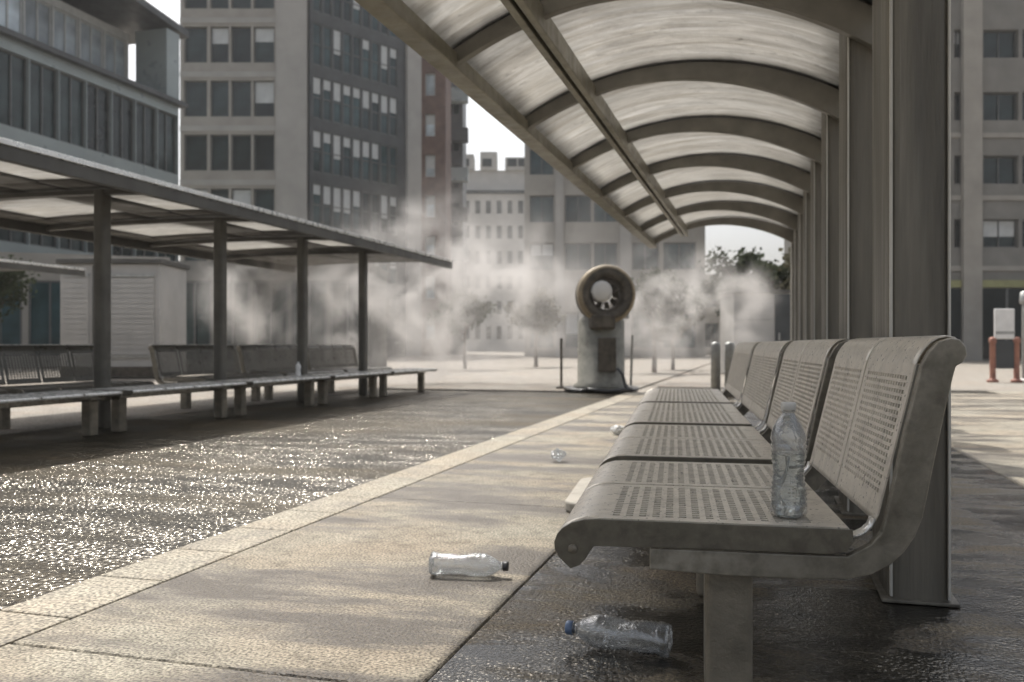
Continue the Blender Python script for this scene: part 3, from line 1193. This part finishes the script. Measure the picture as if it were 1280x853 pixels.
for x in (2.2, 3.9, 8.2, 9.7, 11.2, 13):
    m.box(x, x + .12, -.10, -.061, .12, 3.70)
m.build('shop_frame', 'window_frame', t)
m = MB()
for z in (4.6, 8.2, 11.4):
    m.box(.76, 5.94, -.1, -.005, z, z + .25)
    m.box(6.91, 15.69, -.1, -.005, z, z + .25)
m.build('ledge', 'stone', t)

# low building far behind the kiosk
t = thing('brick_building', 'low beige building far behind the pale kiosk and the trees', 'building', (13.4, 72, 0))
facade(t, 13, 8, 6.6, even(13, 7, .6), [(.6, 2.6), (3.9, 5.6)], 'stone', 'dark_glass', 2, 1, .3, .3)
# kiosks
t = thing('kiosk', 'pale flat roofed kiosk behind the left shelter columns', 'kiosk', (-11.3, 22, 0), 0)
m = MB()
m.box(0, 2.5, 0, 1.8, .0, 2.85)
m.build('wall', 'pale_panel', t, bevel=.02)
m = MB()
m.box(-.06, 2.56, -.1, 1.9, 2.852, 2.98)
m.build('roof', 'roof_metal', t, bevel=.01)
m = MB()
m.box(.82, 1.08, -.03, -.004, 0.1, 2.8)
m.build('joint_cover', 'roof_metal', t)
MB().box(.02, 2.48, -.02, -.004, .02, .28).build('plinth', 'fan_dark', t)
for x in (.12, 1.2):
    f = MB()
    w_ = .62 if x < 1 else 1.18
    f.box(x, x + w_, -.045, -.004, 2.52, 2.6)
    f.box(x, x + w_, -.045, -.004, .5, .56)
    f.build('panel_rail', 'galvanised', t)
    m = MB()
    for q in range(15):
        m.box(x + .01, x + w_ - .01, -.03, -.012, .58 + q * .128, .58 + q * .128 + .118)
    m.build('shutter', 'pale_panel', t)
t = thing('kiosk', 'kiosk with pale side panel and dark door beyond the near bench row', 'kiosk', (6.05, 24, 0), 0)
m = MB()
m.box(0, 1.95, 0, 1.6, .0, 2.25)
m.build('wall', 'pale_panel', t, bevel=.02)
m = MB()
m.box(1.12, 1.85, -.04, -.004, 0.05, 2.2)
o = m.build('door', 'dark_cladding', t, bevel=.005)
MB().box(1.2, 1.24, -.08, -.043, .95, 1.15).build('handle', 'galvanised', o)
MB().box(.0, 1.1, -.012, -.002, .0, .2).build('plinth', 'fan_dark', t)
for z in (.75, 1.5):
    MB().box(.02, 1.1, -.010, -.002, z, z + .02).build('seam', 'sign_grey', t)
m = MB()
m.box(-.04, 1.99, -.08, 1.66, 2.252, 2.33)
m.build('roof', 'roof_metal', t)
# low glazed pavilion behind the left benches
t = thing('pavilion', 'low dark glazed pavilion behind the left shelter, right of the pale kiosk', 'building', (-10.4, 27, 0), 0)
facade(t, 6.0, 4, 3.4, even(6.0, 5, .12), [(.3, 2.8)], 'grey_stone', 'dark_glass', 2, 1, .15)
t = thing('pavilion', 'low shop pavilion at far left beneath the dark glass office block', 'building', (-24, 30, 0), math.radians(20))
facade(t, 11.5, 4, 4.2, even(11.5, 7, .2), [(.4, 3.2)], 'stone', 'teal_glass', 2, 1, .15, .2)

# ------------------------------------------------------------------ trees


def make_tree(name, label, h, crown, leaf, seed):
    r = random.Random(seed)
    t = thing(name, label, 'tree', group='small trees around the plaza')
    m = MB()
    th = h * .45
    m.tube([(0, 0, 0), (.02, .01, th * .5), (.03 * r.uniform(-1, 1), 0, th), (.05, .03, h * .8)], [.09, .07, .055, .02], 10)
    tips = []
    for k in range(7):
        a = 2 * math.pi * k / 7 + r.random()
        z = th * r.uniform(.75, 1.35)
        L = crown * r.uniform(.55, .95)
        p1 = Vector((math.cos(a) * L * .5, math.sin(a) * L * .5, z + L * .45))
        p2 = Vector((math.cos(a) * L, math.sin(a) * L, z + L * r.uniform(.6, 1.1)))
        m.tube([(0.02, 0, z), p1, p2], [.035, .022, .008], 7)
        tips += [p1, p2]
    m.build('trunk', 'bark', t)
    m = MB()
    cl = [p + Vector((r.uniform(-.2, .2), r.uniform(-.2, .2), r.uniform(-.1, .3))) for p in tips for _ in range(2)] + [Vector((r.uniform(-.3, .3) * crown, r.uniform(-.3, .3) * crown, h * r.uniform(.7, 1))) for _ in range(7)]
    for c in cl:
        rad = crown * r.uniform(.16, .36)
        for _ in range(80):
            d = Vector((r.gauss(0, 1), r.gauss(0, 1), r.gauss(0, .8)))
            p = c + d * rad * .5
            n = Vector((r.gauss(0, 1), r.gauss(0, 1), r.gauss(.4, 1))).normalized()
            x = n.orthogonal().normalized() * r.uniform(.035, .07)
            y = n.cross(x).normalized() * r.uniform(.05, .11)
            m.add([p - y, p + x, p + y, p - x], [(0, 1, 2, 3)])
    m.build('crown', leaf, t)
    return t


spots = [
    (-7.3, 29.5, 3.6, 'dark small tree behind the left shelter, left of the mist'),
    (-5.6, 31, 3.2, 'small tree in the mist right of the third left shelter column'),
    (-1.6, 30, 2.6, 'low tree half hidden in the mist left of the misting fan'),
    (.9, 33, 3.0, 'tree close to the left side of the misting fan, in haze'),
    (4.2, 26, 3.0, 'dark bushy tree right of the misting fan'),
    (5.3, 29, 2.4, 'low dry tree between the misting fan and the pale kiosk'),
    (8.0, 30, 4.0, 'tree standing above the roof of the pale kiosk'),
    (9.8, 29, 4.1, 'tree close to the last near shelter column behind the kiosk'),
    (-16, 27, 3.4, 'tree at left edge seen under the left shelter roof'),
]
protos = [make_tree('street_tree', spots[0][3], 3.4, 1.25, 'leaves', 3), make_tree('street_tree', spots[1][3], 3.2, 1.15, 'dry_leaves', 8)]
for k, (x, y, h, lab) in enumerate(spots):
    t = protos[k] if k < 2 else copy_tree(protos[k % 2])
    t['label'] = lab
    t.location = (x, y, -.002)
    t.rotation_euler = (0, 0, k * 1.3)
    s = h / 3.3
    t.scale = (s, s, s)

# ------------------------------------------------------------------ air and mist


def volume_mat(name, density, color=(.93, .93, .94), cloud=None):
    m, nt, out = new_mat(name)
    p = nt.nodes.new('ShaderNodeVolumePrincipled')
    p.inputs['Color'].default_value = (*color, 1)
    p.inputs['Density'].default_value = density
    p.inputs['Anisotropy'].default_value = .25
    if cloud:
        tc = nt.nodes.new('ShaderNodeTexCoord')
        f = noise(nt, tc.outputs['Object'], cloud[0], 6, .62, .6)
        k = ramp(nt, f, [(cloud[1], 0.0), (cloud[2], 1.0)])
        # fade towards the faces of the box
        g = nt.nodes.new('ShaderNodeTexGradient')
        g.gradient_type = 'SPHERICAL'
        mp = nt.nodes.new('ShaderNodeMapping')
        mp.inputs['Location'].default_value = (-1, -1, -1)
        mp.inputs['Scale'].default_value = (2, 2, 2)
        nt.links.new(tc.outputs['Generated'], mp.inputs['Vector'])
        nt.links.new(mp.outputs['Vector'], g.inputs['Vector'])
        gk = ramp(nt, g.outputs['Fac'], [(0.0, 0.0), (0.55, 1.0)])
        mm = mixc(nt, 1.0, k, gk, 'MULTIPLY')
        mu = nt.nodes.new('ShaderNodeMath')
        mu.operation = 'MULTIPLY'
        mu.inputs[1].default_value = density
        nt.links.new(mm, mu.inputs[0])
        nt.links.new(mu.outputs[0], p.inputs['Density'])
    nt.links.new(p.outputs[0], out.inputs['Volume'])


volume_mat('haze_air', .0005)
volume_mat('mist_air', 1.5, (.80, .775, .75), (1.0, .50, .68))
volume_mat('mist_veil', .07, (.80, .775, .75), (0.7, .40, .66))
o = MB().box(-70, 70, -16, 135, -1.2, 32).build('haze', 'haze_air')
o['kind'] = 'stuff'
o['label'] = 'pale haze that fades the far buildings'
for loc, sz, mt in (((-1.3, 18.6, 1.7), (3.4, 2.6, 2.4), 'mist_air'), ((-4.6, 16.4, 1.9), (1.7, 1.5, 1.3), 'mist_air'),
                    ((3.6, 18.9, 1.6), (2.3, 2.0, 1.6), 'mist_air'), ((-.8, 21, 1.9), (6.2, 4.5, 3.4), 'mist_veil')):
    o = MB().box(-sz[0], sz[0], -sz[1], sz[1], -sz[2], sz[2]).build('mist', mt)
    o.location = loc
    o['kind'] = 'stuff'

# ------------------------------------------------------------------ light, sky, camera
d = A(-.47, .385, -1.0)
sun_dir = -Vector((d.x, d.y, -1.0)).normalized()
elev = math.asin(sun_dir.z)
ld = bpy.data.lights.new('sun', 'SUN')
ld.energy = 3.0
ld.angle = math.radians(.6)
ld.color = (1.0, .955, .89)
lo = bpy.data.objects.new('sun', ld)
COL.objects.link(lo)
lo.rotation_euler = Vector((0, 0, -1)).rotation_difference(-sun_dir).to_euler()

w = bpy.data.worlds.new('World')
S.world = w
w.use_nodes = True
nt = w.node_tree
nt.nodes.clear()
sky = nt.nodes.new('ShaderNodeTexSky')
sky.sky_type = 'NISHITA'
sky.sun_disc = False
sky.sun_elevation = elev
sky.sun_rotation = math.atan2(sun_dir.x, sun_dir.y)
sky.air_density = 1.0
sky.dust_density = 6.0
sky.ozone_density = 1.0
bg = nt.nodes.new('ShaderNodeBackground')
bg.inputs['Strength'].default_value = .15
hs = nt.nodes.new('ShaderNodeHueSaturation')
hs.inputs['Saturation'].default_value = .35
wo = nt.nodes.new('ShaderNodeOutputWorld')
nt.links.new(sky.outputs[0], hs.inputs['Color'])
nt.links.new(hs.outputs[0], bg.inputs['Color'])
nt.links.new(bg.outputs[0], wo.inputs['Surface'])

cd = bpy.data.cameras.new('camera')
cd.sensor_width = 36
cd.lens = 36 * F / 1280
cd.shift_y = 4.5 / 1280
cd.clip_start = .05
cd.clip_end = 1500
cd.dof.use_dof = True
cd.dof.focus_distance = 2.35
cd.dof.aperture_fstop = 4.0
co = bpy.data.objects.new('camera', cd)
COL.objects.link(co)
co.location = (0, 0, CAMH)
co.rotation_euler = (math.radians(90), 0, 0)
S.camera = co

S.view_settings.view_transform = 'Standard'
S.view_settings.look = 'None'
S.view_settings.exposure = 0.5
S.view_settings.gamma = 1
S.render.engine = 'CYCLES'
cy = S.cycles
cy.use_denoising = True
cy.max_bounces = 8
cy.transparent_max_bounces = 16
cy.volume_bounces = 1
cy.volume_step_rate = 2.0
cy.sample_clamp_indirect = 6
cy.use_adaptive_sampling = True
cy.adaptive_threshold = .02
